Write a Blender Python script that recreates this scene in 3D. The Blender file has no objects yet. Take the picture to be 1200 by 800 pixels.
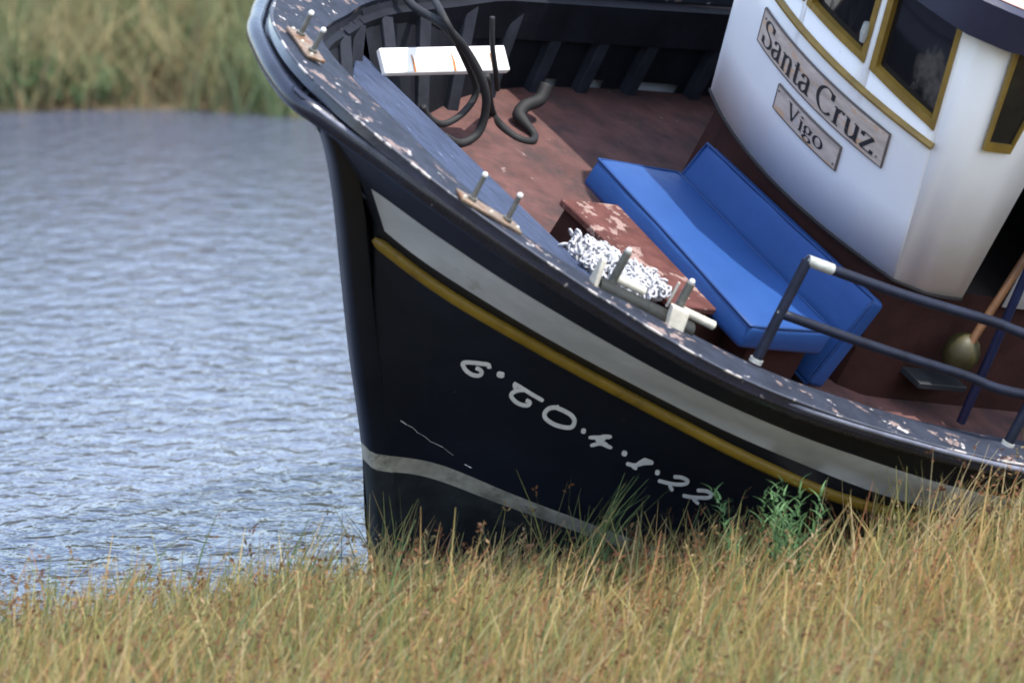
import bpy, bmesh, math, random
import numpy as np
from mathutils import Vector, Matrix
from mathutils.bvhtree import BVHTree
random.seed(7); rng = np.random.default_rng(11)
sc = bpy.context.scene
COL = sc.collection

# ------------------------------------------------------------ camera
DIST = 30.0; PITCH = math.radians(9.0); PPM = 260.0           # pixels (of 1200) per metre at the boat
TGT = Vector((0, 0, 1.0))                                      # water level is z = 0
FWD = Vector((0, math.cos(PITCH), -math.sin(PITCH))); RGT = Vector((1, 0, 0)); UPV = Vector((0, math.sin(PITCH), math.cos(PITCH)))
CAM = TGT - FWD * DIST
cd = bpy.data.cameras.new('camera'); cam = bpy.data.objects.new('camera', cd); COL.objects.link(cam)
cam.location = CAM; cam.rotation_euler = (math.pi / 2 - PITCH, 0, 0)
cd.sensor_width = 36; cd.lens = 36 * PPM * DIST / 1200; cd.clip_start = 1; cd.clip_end = 5000
cd.dof.use_dof = True; cd.dof.focus_distance = 29.6; cd.dof.aperture_fstop = 2.1
sc.camera = cam
# ------------------------------------------------------------ sky, sun, exposure
SUN = Vector((0.421, -0.276, 0.866)).normalized()
EL = math.asin(SUN.z); AZ = math.atan2(SUN.x, SUN.y)
wd = bpy.data.worlds.new('World'); sc.world = wd; wd.use_nodes = True
nt = wd.node_tree
sky = nt.nodes.new('ShaderNodeTexSky'); sky.sky_type = 'NISHITA'; sky.sun_disc = False
sky.sun_elevation = EL; sky.sun_rotation = AZ; sky.air_density = 1.0; sky.dust_density = 1.5; sky.ozone_density = 1.0
bg = nt.nodes['Background']; bg.inputs['Strength'].default_value = 0.15
veil = nt.nodes.new('ShaderNodeMix'); veil.data_type = 'RGBA'; veil.blend_type = 'ADD'; veil.inputs[0].default_value = 1.0      # even thin white cloud over the whole sky
veil.inputs[7].default_value = (1.25, 1.32, 1.48, 1); nt.links.new(sky.outputs[0], veil.inputs[6]); nt.links.new(veil.outputs[2], bg.inputs['Color'])
sl = bpy.data.lights.new('sun', 'SUN'); sl.energy = 2.6; sl.angle = math.radians(0.6); sl.color = (1.0, 0.95, 0.86)
so = bpy.data.objects.new('sun', sl); COL.objects.link(so); so.location = SUN * 60
so.rotation_euler = SUN.to_track_quat('Z', 'Y').to_euler()
sc.view_settings.view_transform = 'Standard'; sc.view_settings.look = 'None'
sc.view_settings.gamma = 1.0; sc.view_settings.use_curve_mapping = False; sc.view_settings.exposure = 1.2
sc.cycles.filter_width = 1.8

# ------------------------------------------------------------ boat frame: X aft, Y starboard, Z up, heeled to port with the bow raised
BM = Matrix(((0.69382002, -0.57089641, 0.43896591), (0.69925517, 0.67982859, -0.22107759), (-0.17220917, 0.46033724, 0.87088095)))
BO = Vector((1.00769, 0.0343, 1.21653))
BT = BM.transposed()
CB = BT @ (CAM - BO)
def ray(px, py):
    d = FWD * (PPM * DIST) + RGT * (px - 600) - UPV * (py - 400)
    return (BT @ d) / (PPM * DIST)
def at(px, py, x=None, y=None, z=None):
    "photograph pixel -> boat point on the plane X, Y or Z = const"
    d = ray(px, py)
    for i, v in enumerate((x, y, z)):
        if v is not None: return CB + d * ((v - CB[i]) / d[i])
def zcap(X): return .36 + .46 * (min(X, 0) / 3.2) ** 2 + (.012 * X * X if X > 0 else 0)
def atcap(px, py, dz=0.0):
    z = .5
    for _ in range(25):
        p = at(px, py, z=z); z += .4 * (zcap(p.x) + dz - z)
    return p

# ------------------------------------------------------------ materials
def mat(name, col, rough=.6, metal=0.0, spec=.5, bump=0, bscale=30, var=0.0, vscale=4, stretch=None, chip=None, chip_amt=.5, chip_scale=12, coat=0.0, chip2=None, dirt=None, dirt_amt=.5, dirt_scale=3):
    m = bpy.data.materials.new(name); m.use_nodes = True; n = m.node_tree; L = n.links
    b = n.nodes['Principled BSDF']
    b.inputs['Roughness'].default_value = rough; b.inputs['Metallic'].default_value = metal
    b.inputs['Specular IOR Level'].default_value = spec; b.inputs['Coat Weight'].default_value = coat
    tc = n.nodes.new('ShaderNodeTexCoord'); mp = n.nodes.new('ShaderNodeMapping'); L.new(tc.outputs['Object'], mp.inputs[0])
    if stretch: mp.inputs['Scale'].default_value = stretch
    def noise(s, d=6, r=.6):
        t = n.nodes.new('ShaderNodeTexNoise'); t.inputs['Scale'].default_value = s; t.inputs['Detail'].default_value = d; t.inputs['Roughness'].default_value = r
        L.new(mp.outputs[0], t.inputs['Vector']); return t.outputs['Fac']
    def ramp(src, a, c):
        r = n.nodes.new('ShaderNodeMapRange'); r.inputs[1].default_value = a; r.inputs[2].default_value = c; L.new(src, r.inputs[0]); return r.outputs[0]
    def mix(fac, a, c):
        x = n.nodes.new('ShaderNodeMix'); x.data_type = 'RGBA'; L.new(fac, x.inputs[0])
        for s, v in ((6, a), (7, c)):
            if isinstance(v, tuple): x.inputs[s].default_value = (*v, 1)
            else: L.new(v, x.inputs[s])
        return x.outputs[2]
    cur = col
    if var:
        lo = tuple(c * (1 - var) for c in col); hi = tuple(min(1, c * (1 + var)) for c in col)
        cur = mix(ramp(noise(vscale), .3, .7), lo, hi)
    if dirt: cur = mix(ramp(noise(dirt_scale, 8, .7), 1 - dirt_amt, 1 - dirt_amt + .15), cur, dirt)
    if chip:
        cur = mix(ramp(noise(chip_scale, 8, .65), 1 - chip_amt, 1 - chip_amt + .03), cur, chip)
        if chip2: cur = mix(ramp(noise(chip_scale * 1.7, 8, .7), 1 - chip_amt + .04, 1 - chip_amt + .07), cur, chip2)
    if isinstance(cur, tuple): b.inputs['Base Color'].default_value = (*cur, 1)
    else: L.new(cur, b.inputs['Base Color'])
    if bump:
        bn = n.nodes.new('ShaderNodeBump'); bn.inputs['Strength'].default_value = bump; bn.inputs['Distance'].default_value = .01
        L.new(noise(bscale), bn.inputs['Height']); L.new(bn.outputs[0], b.inputs['Normal'])
    rr = n.nodes.new('ShaderNodeMapRange'); rr.inputs[3].default_value = max(.03, rough - .1); rr.inputs[4].default_value = min(1, rough + .12)
    L.new(noise(vscale * 3), rr.inputs[0]); L.new(rr.outputs[0], b.inputs['Roughness'])
    return m
M = {}
M['black'] = mat('black_hull_paint', (.010, .012, .019), .36, bump=.15, bscale=8, var=.3, vscale=2, chip=(.12, .11, .11), chip_amt=.29, chip_scale=22)
M['bottom'] = mat('bottom_paint', (.018, .022, .024), .75, bump=.4, bscale=25, var=.5, vscale=6, dirt=(.06, .06, .055), dirt_amt=.4)
M['grey'] = mat('grey_stripe_paint', (.52, .545, .59), .5, spec=.3, var=.12, vscale=5, bump=.1, dirt=(.33, .31, .27), dirt_amt=.40, dirt_scale=4, chip=(.12, .06, .03), chip_amt=.29, chip_scale=7)
M['boot'] = mat('boot_stripe_paint', (.40, .375, .315), .7, var=.3, vscale=9, bump=.3, dirt=(.20, .19, .15), dirt_amt=.5, dirt_scale=6)
M['navy'] = mat('navy_rail_paint', (.014, .018, .036), .20, coat=.4, bump=.2, bscale=14, var=.35, vscale=6, chip=(.30, .26, .25), chip_amt=.33, chip_scale=16)
M['gloss'] = mat('glossy_navy_paint', (.012, .015, .030), .26, coat=.15, bump=.12, bscale=10, var=.3, vscale=6, chip=(.20, .18, .18), chip_amt=.33, chip_scale=16)
M['ridge'] = mat('worn_highlight_paint', (.15, .16, .21), .5, var=.4, vscale=5, bump=.2, dirt=(.03, .034, .05), dirt_amt=.45, dirt_scale=5, chip=(.30, .30, .32), chip_amt=.36, chip_scale=14)  # pale tone stands in for the rub rail's highlight as well as wear
M['lit_worn'] = mat('lit_worn_edge_paint', (.05, .055, .075), .5, var=.3, vscale=9, chip=(.42, .39, .37), chip_amt=.48, chip_scale=7)  # pale chips double as a painted lit rim
M['cap'] = mat('worn_cap_paint', (.024, .029, .044), .65, spec=.15, bump=.4, bscale=30, var=.4, vscale=8, chip=(.17, .125, .115), chip_amt=.40, chip_scale=6, chip2=(.45, .42, .40))
M['capedge'] = mat('chipped_cap_edge', (.024, .029, .044), .65, spec=.15, bump=.4, bscale=30, var=.35, vscale=8, chip=(.22, .165, .15), chip_amt=.43, chip_scale=7, chip2=(.50, .47, .45))
M['capbow'] = mat('cap_paint', (.09, .11, .18), .4, bump=.35, bscale=30, var=.3, vscale=8, chip=(.55, .47, .44), chip_amt=.37, chip_scale=11)
M['foredeck'] = mat('blue_foredeck_paint', (.034, .047, .088), .5, spec=.3, bump=.35, bscale=24, var=.4, vscale=9, stretch=(5, .8, 1), chip=(.17, .21, .30), chip_amt=.34, chip_scale=10)
M['yellow'] = mat('yellow_moulding_paint', (.20, .125, .012), .45, var=.25, vscale=6, bump=.2, dirt=(.09, .055, .01), dirt_amt=.45)
M['gold'] = mat('gold_trim_paint', (.24, .15, .028), .4, var=.25, vscale=8, bump=.15)
M['deck'] = mat('red_deck_paint', (.115, .060, .055), .85, spec=.10, bump=.35, bscale=40, var=.28, vscale=5, dirt=(.065, .045, .044), dirt_amt=.53, dirt_scale=3.5, chip=(.25, .18, .165), chip_amt=.345, chip_scale=8)
M['hatch'] = mat('worn_hatch_paint', (.10, .040, .034), .85, spec=.15, bump=.5, bscale=40, var=.4, vscale=8, chip=(.28, .19, .165), chip_amt=.45, chip_scale=9, dirt=(.09, .04, .035), dirt_amt=.45)
M['brown'] = mat('red_brown_paint', (.045, .018, .015), .7, spec=.15, var=.3, vscale=5, bump=.2, dirt=(.018, .010, .009), dirt_amt=.42)
M['white'] = mat('white_wheelhouse_paint', (.84, .83, .83), .38, bump=.12, bscale=9, var=.03, vscale=3, dirt=(.66, .65, .62), dirt_amt=.36, dirt_scale=3)
M['inner'] = mat('dark_bulwark_paint', (.010, .011, .016), .7, spec=.15, var=.4, vscale=5, bump=.25, dirt=(.02, .02, .026), dirt_amt=.38)
M['frame'] = mat('grey_frame_paint', (.026, .029, .039), .7, spec=.15, var=.35, vscale=7, bump=.25, dirt=(.02, .02, .026), dirt_amt=.42)
M['blue'] = mat('blue_vinyl', (.017, .063, .215), .5, spec=.3, bump=.5, bscale=5, var=.08, vscale=3)
M['piping'] = mat('blue_piping', (.013, .046, .155), .5, spec=.3)
M['plank'] = mat('white_plank_paint', (.82, .81, .78), .5, bump=.2, bscale=20, var=.04, chip=(.30, .15, .07), chip_amt=.25, chip_scale=14)
M['rust'] = mat('rust_streak', (.36, .15, .05), .8, var=.4, vscale=30)
M['rubber'] = mat('black_rubber', (.012, .012, .013), .7, bump=.2, bscale=60, var=.3)
M['rail'] = mat('navy_pipe_paint', (.009, .012, .025), .5, spec=.25, var=.4, vscale=9, bump=.2, chip=(.45, .46, .46), chip_amt=.28, chip_scale=14)
M['railblue'] = mat('blue_pipe_paint', (.008, .014, .05), .5, var=.3, vscale=9)
M['bare'] = mat('bare_pipe_metal', (.36, .37, .35), .5, var=.25, vscale=30, bump=.3)
M['bronze'] = mat('weathered_bronze', (.24, .175, .125), .5, metal=.3, var=.4, vscale=20, bump=.4, bscale=60, chip=(.20, .10, .05), chip_amt=.45, chip_scale=18)
M['galv'] = mat('galvanised_steel', (.14, .14, .125), .5, metal=.3, var=.35, vscale=20, bump=.3)
M['cream'] = mat('cream_metal', (.52, .49, .41), .5, var=.2, vscale=20, bump=.25, chip=(.35, .22, .12), chip_amt=.36, chip_scale=20)
M['knob'] = mat('white_knob', (.62, .61, .58), .5, var=.2, vscale=30)
M['roller'] = mat('olive_roller', (.010, .0105, .008), .55, var=.5, vscale=15, bump=.4)
M['rope'] = mat('white_net_twine', (.44, .44, .46), .8, var=.2, vscale=40)
M['board'] = mat('weathered_board', (.52, .425, .36), .75, spec=.2, bump=.35, bscale=50, var=.25, vscale=7, stretch=(1, 1, 4), chip=(.60, .38, .24), chip_amt=.43, chip_scale=6, chip2=(.46, .44, .43))
M['boardedge'] = mat('dark_board_edge', (.12, .095, .085), .7)
M['ink'] = mat('black_lettering', (.018, .016, .018), .6)
M['letter'] = mat('white_lettering', (.86, .86, .87), .55, var=.12, vscale=20, chip=(.25, .25, .25), chip_amt=.32, chip_scale=30)
M['roof'] = mat('salmon_roof_paint', (.55, .30, .25), .6, var=.15, vscale=5, bump=.2, chip=(.7, .6, .55), chip_amt=.35, chip_scale=7)
M['fascia'] = mat('navy_fascia_paint', (.016, .018, .042), .4, var=.2, vscale=5, bump=.15)
M['wood'] = mat('varnished_wood', (.17, .08, .035), .5, var=.3, vscale=12, bump=.2)
M['olive'] = mat('olive_buoy', (.036, .030, .006), .55, var=.3, vscale=8, bump=.2)
M['greyplank'] = mat('grey_plank', (.018, .022, .026), .6, var=.25, vscale=8)
M['dark'] = mat('dark_interior', (.018, .014, .013), .8, var=.3)
def glass():
    m = bpy.data.materials.new('dark_window_glass'); m.use_nodes = True; b = m.node_tree.nodes['Principled BSDF']
    b.inputs['Base Color'].default_value = (.012, .012, .015, 1); b.inputs['Roughness'].default_value = .06
    b.inputs['Alpha'].default_value = .96; return m
M['glass'] = glass(); M['glass2'] = glass(); M['glass2'].node_tree.nodes['Principled BSDF'].inputs['Alpha'].default_value = 1.0

# ------------------------------------------------------------ mesh helpers
class G:
    def __init__(s): s.v = []; s.f = []; s.m = []
    def add(s, v, f, mi=0):
        o = len(s.v); s.v += [tuple(p) for p in v]; s.f += [tuple(i + o for i in q) for q in f]; s.m += [mi] * len(f); return s
    def box(s, a, b, mi=0):
        (x0, y0, z0), (x1, y1, z1) = a, b
        return s.hexa([(x0, y0, z0), (x1, y0, z0), (x1, y1, z0), (x0, y1, z0)], [(x0, y0, z1), (x1, y0, z1), (x1, y1, z1), (x0, y1, z1)], mi)
    def hexa(s, lo, hi, mi=0):
        return s.add(list(lo) + list(hi), [(3, 2, 1, 0), (4, 5, 6, 7), (0, 1, 5, 4), (1, 2, 6, 5), (2, 3, 7, 6), (3, 0, 4, 7)], mi)
    def tube(s, pts, r, n=10, cap=True, mi=0, flat=1.0):
        pts = [Vector(p) for p in pts]; N = len(pts); rs = r if hasattr(r, '__len__') else [r] * N
        prev = None; rings = []
        for i, p in enumerate(pts):
            t = (pts[min(i + 1, N - 1)] - pts[max(i - 1, 0)]).normalized()
            if prev is None: prev = Vector((0, 0, 1)) if abs(t.z) < .9 else Vector((1, 0, 0))
            a = (prev - t * prev.dot(t)).normalized(); b = t.cross(a); prev = a
            rings.append([p + (a * math.cos(k * 2 * math.pi / n) * flat + b * math.sin(k * 2 * math.pi / n)) * rs[i] for k in range(n)])
        v = [q for rg in rings for q in rg]
        f = [(i * n + k, i * n + (k + 1) % n, (i + 1) * n + (k + 1) % n, (i + 1) * n + k) for i in range(N - 1) for k in range(n)]
        if cap: f += [tuple(range(n))[::-1], tuple((N - 1) * n + k for k in range(n))]
        return s.add(v, f, mi)
    def grid(s, rows, mi=0, closed=False):
        n = len(rows[0]); v = [p for r in rows for p in r]; kk = n if closed else n - 1
        return s.add(v, [(i * n + k, i * n + (k + 1) % n, (i + 1) * n + (k + 1) % n, (i + 1) * n + k) for i in range(len(rows) - 1) for k in range(kk)], mi)
    def ball(s, c, r, n=12, mi=0):
        c = Vector(c); rx, ry, rz = r if hasattr(r, '__len__') else (r, r, r)
        return s.grid([[c + Vector((rx * math.sin(math.pi * i / (n // 2)) * math.cos(2 * math.pi * k / n), ry * math.sin(math.pi * i / (n // 2)) * math.sin(2 * math.pi * k / n), rz * math.cos(math.pi * i / (n // 2)))) for k in range(n)] for i in range(n // 2 + 1)], mi, True)
    def build(s, name, mats, parent=None, smooth=True, bevel=0, sub=0, angle=40, fixn=True):
        me = bpy.data.meshes.new(name); me.from_pydata(s.v, [], s.f)
        for m in (mats if isinstance(mats, (list, tuple)) else [mats]): me.materials.append(M[m] if isinstance(m, str) else m)
        if any(s.m): me.polygons.foreach_set('material_index', s.m)
        if fixn:
            bm = bmesh.new(); bm.from_mesh(me); bmesh.ops.remove_doubles(bm, verts=bm.verts, dist=1e-5); bmesh.ops.recalc_face_normals(bm, faces=bm.faces); bm.to_mesh(me); bm.free()
        ob = bpy.data.objects.new(name, me); COL.objects.link(ob)
        if smooth:
            me.polygons.foreach_set('use_smooth', [True] * len(me.polygons))
            if angle < 180: me.set_sharp_from_angle(angle=math.radians(angle))
        if parent: ob.parent = parent
        if bevel:
            b = ob.modifiers.new('bevel', 'BEVEL'); b.width = bevel; b.segments = 2; b.limit_method = 'ANGLE'; b.angle_limit = math.radians(35)
        if sub:
            b = ob.modifiers.new('sub', 'SUBSURF'); b.levels = sub; b.render_levels = sub
        return ob
def tag(o, label=None, cat=None, group=None, kind=None):
    for k, v in (('label', label), ('category', cat), ('group', group), ('kind', kind)):
        if v: o[k] = v
    return o
def empty(name, loc=(0, 0, 0), parent=None):
    e = bpy.data.objects.new(name, None); COL.objects.link(e); e.location = loc; e.empty_display_size = .2
    if parent: e.parent = parent
    return e
def catmull(P, n=8, closed=False):
    P = [Vector(p) for p in P]; out = []; N = len(P)
    for i in range(N if closed else N - 1):
        g = lambda k: P[k % N] if closed else P[max(0, min(N - 1, k))]
        a, b, c, d = g(i - 1), g(i), g(i + 1), g(i + 2)
        for j in range(n):
            t = j / n
            out.append(.5 * ((2 * b) + (c - a) * t + (2 * a - 5 * b + 4 * c - d) * t * t + (3 * b - a - 3 * c + d) * t ** 3))
    if not closed: out.append(P[-1].copy())
    return out
BOATMAT = Matrix.Translation(BO) @ BM.to_4x4()
def boatspace(o): o.matrix_world = BOATMAT; return o      # a loose thing whose mesh is written in boat coordinates

boat = empty('fishing_boat'); boat.matrix_world = BOATMAT
tag(boat, 'heeled black wooden fishing boat with white wheelhouse, aground in the marsh grass', 'boat')

# ------------------------------------------------------------ hull lines: (X, half-breadth, Z) from stem to stern
LN = {
 'cap': [(-3.12, 0, .797), (-3.075, .22, .785), (-2.95, .46, .752), (-2.84, .63, .722), (-2.73, .77, .695), (-2.44, 1.04, .627), (-2.33, 1.13, .604), (-1.94, 1.42, .529), (-1.63, 1.56, .479), (-1.2, 1.665, .425), (-.75, 1.745, .385), (-.05, 1.87, .36), (1.5, 1.97, .38), (3, 2.0, .46), (5, 1.8, .65), (6, 1.6, .78)],
 'rub': [(-3.15, 0, .70), (-3.04, .12, .672), (-2.90, .29, .645), (-2.80, .44, .62), (-2.69, .56, .597), (-2.59, .68, .575), (-2.4, .86, .533), (-2.18, 1.04, .495), (-1.81, 1.34, .44), (-1.55, 1.47, .405), (-1.25, 1.565, .37), (-.9, 1.635, .34), (-.58, 1.695, .32), (-.26, 1.76, .305), (.04, 1.82, .30), (1.5, 1.94, .32), (3, 1.98, .4), (5, 1.78, .59), (6, 1.58, .72)],
 'gt': [(-2.68, .05, .395), (-2.58, .17, .378), (-2.48, .32, .355), (-2.36, .48, .337), (-2.25, .62, .318), (-2.12, .75, .30), (-1.88, .95, .265), (-1.53, 1.19, .215), (-1.03, 1.45, .17), (-.56, 1.61, .145), (-.2, 1.73, .13), (.6, 1.82, .12), (1.5, 1.88, .14), (3, 1.93, .22), (5, 1.72, .4), (6, 1.5, .52)],
 'gb': [(-2.47, .05, .205), (-2.38, .14, .17), (-2.28, .24, .14), (-2.18, .335, .12), (-2.0, .50, .09), (-1.8, .645, .055), (-1.57, .785, .02), (-1.21, 1.01, -.025), (-.97, 1.155, -.05), (-.65, 1.315, -.07), (-.28, 1.49, -.09), (.5, 1.66, -.1), (1.5, 1.77, -.08), (3, 1.84, 0), (5, 1.62, .2), (6, 1.4, .32)],
 'yt': [(-2.43, .05, .145), (-2.22, .245, .08), (-2.04, .405, .045), (-1.82, .555, .01), (-1.61, .69, -.025), (-1.16, .995, -.08), (-.97, 1.14, -.10), (-.72, 1.29, -.12), (-.4, 1.44, -.14), (.5, 1.62, -.15), (1.5, 1.74, -.13), (3, 1.81, -.05), (5, 1.59, .15), (6, 1.36, .27)],
 'wt': [(-1.75, .05, -.955), (-1.41, .085, -.955), (-1.23, .20, -.955), (-1.11, .295, -.955), (-.94, .40, -.955), (-.73, .52, -.955), (-.51, .65, -.955), (0, .92, -.95), (1, 1.26, -.95), (2, 1.44, -.95), (3, 1.5, -.9), (5, 1.25, -.75), (6, 1.0, -.65)],
 'wb': [(-1.69, .05, -1.04), (-1.38, .075, -1.04), (-1.11, .24, -1.04), (-.73, .455, -1.04), (-.51, .575, -1.04), (0, .84, -1.035), (1, 1.18, -1.03), (2, 1.36, -1.03), (3, 1.42, -.98), (5, 1.15, -.85), (6, .9, -.75)],
 'bl': [(-1.48, .05, -1.36), (-.9, .12, -1.36), (-.3, .34, -1.36), (.5, .62, -1.36), (2, .9, -1.36), (4, .85, -1.3), (6, .4, -1.1)],
 'kl': [(-1.22, .05, -1.72), (0, .06, -1.75), (3, .06, -1.75), (6, .05, -1.6)],
}
XE = 6.0; NS = 96
FS = [(i / NS) ** 1.9 for i in range(NS + 1)]
def resample(tab):
    dense = catmull(tab, 24); xs = np.array([p.x for p in dense]); xs = np.maximum.accumulate(xs)
    ys = np.array([p.y for p in dense]); zs = np.array([p.z for p in dense]); x0 = tab[0][0]
    X = np.array([x0 + (XE - x0) * f for f in FS]); Y = np.interp(X, xs, ys); Z = np.interp(X, xs, zs)
    for _ in range(6):                                                     # fair the line
        Y[2:-1] = .5 * Y[2:-1] + .25 * (Y[1:-2] + Y[3:]); Z[2:-1] = .5 * Z[2:-1] + .25 * (Z[1:-2] + Z[3:])
    return np.stack([X, Y, Z], 1)
LV = {k: resample(v) for k, v in LN.items()}
def lerp(a, b, t): return a * (1 - t) + b * t
def stb(X, Y): return Y + .13 * min(1, max(0, (X + 2.6) / 1.0)) * min(1, Y / .5)      # the starboard side stands a little further out
def sgn(s, X, Y): return -Y if s < 0 else stb(X, Y)
def zst(X): return .17 * min(1, max(0, (X + 1.75) / 1.3))
def zs(s, X, z): return z if s < 0 else z + zst(X) * min(1.0, max(0.0, z / zcap(X)))
rubS = LV['cap'].copy(); _k = np.clip(rubS[:, 1] / .5, 0, 1); rubS[:, 2] -= .10; rubS[:, 1] += .05 * _k; rubS[:, 0] -= .05 * (1 - _k)
rows = []                                                                   # (level, material of the band below it)
topo = LV['cap'].copy(); topo[:, 1] = np.maximum(topo[:, 1] - .05, .03); topo[:, 2] -= .03; topo[:, 0] += .05
rows.append((topo, 0)); rubI = LV['rub'].copy(); rubI[:, 1] = np.maximum(rubI[:, 1] - .012, .03); rubI[:, 0] += .02; rows.append((rubI, 0)); rows.append((LV['gt'], 1)); rows.append((lerp(LV['gt'], LV['gb'], .5), 1)); rows.append((LV['gb'], 0)); rows.append((LV['yt'], 0))
for t in (.15, .3, .45, .6, .75, .88):
    q = lerp(LV['yt'], LV['wt'], t); q[:, 1] -= .05 * math.sin(math.pi * t) * np.clip((q[:, 1] - .05) / .3, 0, 1); rows.append((q, 0))
rows += [(LV['wt'], 2), (LV['wb'], 3), (lerp(LV['wb'], LV['bl'], .5), 3), (LV['bl'], 3), (LV['kl'], 3)]
hull = G()
for s in (-1, 1):
    rws = rows if s < 0 else [rows[0], (rubS, 0)] + rows[2:]
    for (a, mi), (b, _) in zip(rws[:-1], rws[1:]):
        for i in range(NS):
            P = [a[i], a[i + 1], b[i + 1], b[i]]
            m_ = mi
            if mi == 1 and i < 6: m_ = 0
            hull.add([(p[0], sgn(s, p[0], p[1]), zs(s, p[0], p[2])) for p in P], [(0, 1, 2, 3) if s < 0 else (3, 2, 1, 0)], m_)
end = [tuple(r[0][-1]) for r in rows]
hull.add([(p[0], -p[1], p[2]) for p in end] + [(p[0], stb(p[0], p[1]), p[2]) for p in end[::-1]], [tuple(range(2 * len(end)))], 0)
ho = hull.build('hull', ['black', 'grey', 'boot', 'bottom'], boat, angle=50)
port = G()
for (a, mi), (b, _) in zip(rows[:-1], rows[1:]):
    for i in range(NS): port.add([(p[0], -p[1], p[2]) for p in (a[i], a[i + 1], b[i + 1], b[i])], [(0, 1, 2, 3)])
BVH = BVHTree.FromPolygons(port.v, port.f)
def onhull(px, py, lift=.004):
    d = ray(px, py).normalized(); h = BVH.ray_cast(CB, d)
    if h[0] is None: return None
    n = h[1]; n = n if n.dot(d) < 0 else -n
    return h[0] + n * lift
def hull_half(X, Z):
    "outer half-breadth of the hull at a station and height"
    zs = []; ys = []
    for r, _ in rows: zs.append(np.interp(X, r[:, 0], r[:, 2])); ys.append(np.interp(X, r[:, 0], r[:, 1]) if X >= r[0, 0] else 0.0)
    return float(np.interp(Z, zs[::-1], ys[::-1]))
# stem post
prof = [(-3.20, .74), (-3.08, .67), (-2.90, .52), (-2.695, .28), (-2.395, -.13), (-2.115, -.51), (-1.775, -.95), (-1.405, -1.47), (-1.2, -1.78)]
pf = catmull([(x, 0, z) for x, z in prof], 24); g = G()
g.grid([[(p.x + .11, -.066, p.z), (p.x + .02, -.055, p.z), (p.x, -.035, p.z), (p.x, .035, p.z), (p.x + .02, .055, p.z), (p.x + .11, .066, p.z)] for p in pf])
_k = len(pf); g.m = [(0 if pf[i].z > -.94 else (2 if pf[i].z > -1.03 else 3)) for i in range(_k - 1) for _ in range(5)]
g.build('stem_post', ['black', 'grey', 'boot', 'bottom'], boat, angle=60)
def full(lv, dy=0.0, dz=0.0, n=None):
    "a line round the bow, port aft -> bow -> starboard aft"
    P = [Vector((p[0], p[1] + dy, p[2] + dz)) for p in lv]
    if n: P = P[:n]
    return [Vector((p.x, -p.y, p.z)) for p in P[::-1]] + [p for p in P[1:]]
rp = [Vector((p[0] - .03, -(p[1] + .042), p[2] + .015)) for p in LV['rub'][:2:-1]]; rs_ = [Vector((p[0], stb(p[0], p[1]), zs(1, p[0], p[2]))) for p in rubS[2:]]
rall = rp + [Vector((-3.19, -.06, .70)), Vector((-3.19, .05, .70))] + rs_; c_ = len(rp)
for _ in range(8):
    rall = [p if not c_ - 12 < i < c_ + 14 else (p * .5 + (rall[i - 1] + rall[i + 1]) * .25) for i, p in enumerate(rall)]
g = G(); g.tube(rall, .040, 12, flat=1.1); g.build('rub_rail', 'gloss', boat, angle=180)
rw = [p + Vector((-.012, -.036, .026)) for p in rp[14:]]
g = G(); g.tube(rw, [.004 + .009 * min(1, k / 6, (len(rw) - 1 - k) / 6) for k in range(len(rw))], 8); g.build('worn_highlight_ridge', 'ridge', boat, angle=180)  # lighter tube paints a highlight line along the rub rail, with some wear
for s in (-1, 1):
    q = [Vector((p[0], sgn(s, p[0], p[1] + .012), p[2] - .02)) for p in LV['yt'][1:]]
    g = G(); g.tube(q, [.010 + .012 * min(1, i / 4) for i in range(len(q))], 10, flat=1.25); g.build('yellow_moulding', 'yellow', boat, angle=180)

# rail cap: outer edge = cap line, inner edge further in; wide at the bow
inn = [(-2.50, 0, 0), (-2.495, .35, 0), (-2.45, .58, 0), (-2.35, .77, 0), (-2.16, .92, 0), (-1.9, 1.08, 0), (-1.35, 1.36, 0), (-.8, 1.50, 0), (-.4, 1.585, 0), (.3, 1.67, 0), (1.5, 1.75, 0), (3, 1.78, 0), (5, 1.58, 0), (5.75, 1.4, 0)]
di = catmull(inn, 24); ix = np.maximum.accumulate(np.array([p.x for p in di])); iy = np.array([p.y for p in di])
INN = np.stack([ix, iy], 1)
def inner_half(X): return float(np.interp(X, ix, iy))
# walk both edges by arc length so that the strip has clean quads
def arcs(P, n):
    P = np.asarray(P); d = np.r_[0, np.cumsum(np.linalg.norm(np.diff(P[:, :2], axis=0), axis=1))]; t = np.linspace(0, 1, n) ** 1.3 * d[-1]
    return np.stack([np.interp(t, d, P[:, k]) for k in range(P.shape[1])], 1)
NC = 90
outc = arcs(LV['cap'], NC); innc = arcs(INN, NC)
CT = .045
def capstrip(s, name, i0, i1, m):
    g = G(); R_ = []
    for i in range(i0, i1 + 1):
        o = outc[i]; q = innc[i]; zi = zcap(q[0]) - .01
        mid = ((o[0] + q[0]) / 2, (o[1] + q[1]) / 2, (o[2] + zi) / 2 + .012)
        R_.append([(x_, sgn(s, x_, y_), z_ + (zst(x_) if s > 0 else 0)) for x_, y_, z_ in ((q[0], q[1], zi - CT), (q[0], q[1], zi), (mid[0], mid[1], mid[2]), (o[0], o[1], o[2]), (o[0] - .004, (o[1] + .006 if i else 0), o[2] - CT), (o[0] + .05, max(0, o[1] - .05), o[2] - CT - .012))])
    g.grid(R_, closed=True); g.m = [2, 0, 2, 1, 1, 1] * (len(R_) - 1)
    return g.build(name, [m, 'navy', 'capedge'], boat, angle=50)
for s in (-1, 1):
    capstrip(s, 'rail_cap', 0, NC - 1, 'cap')
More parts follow.
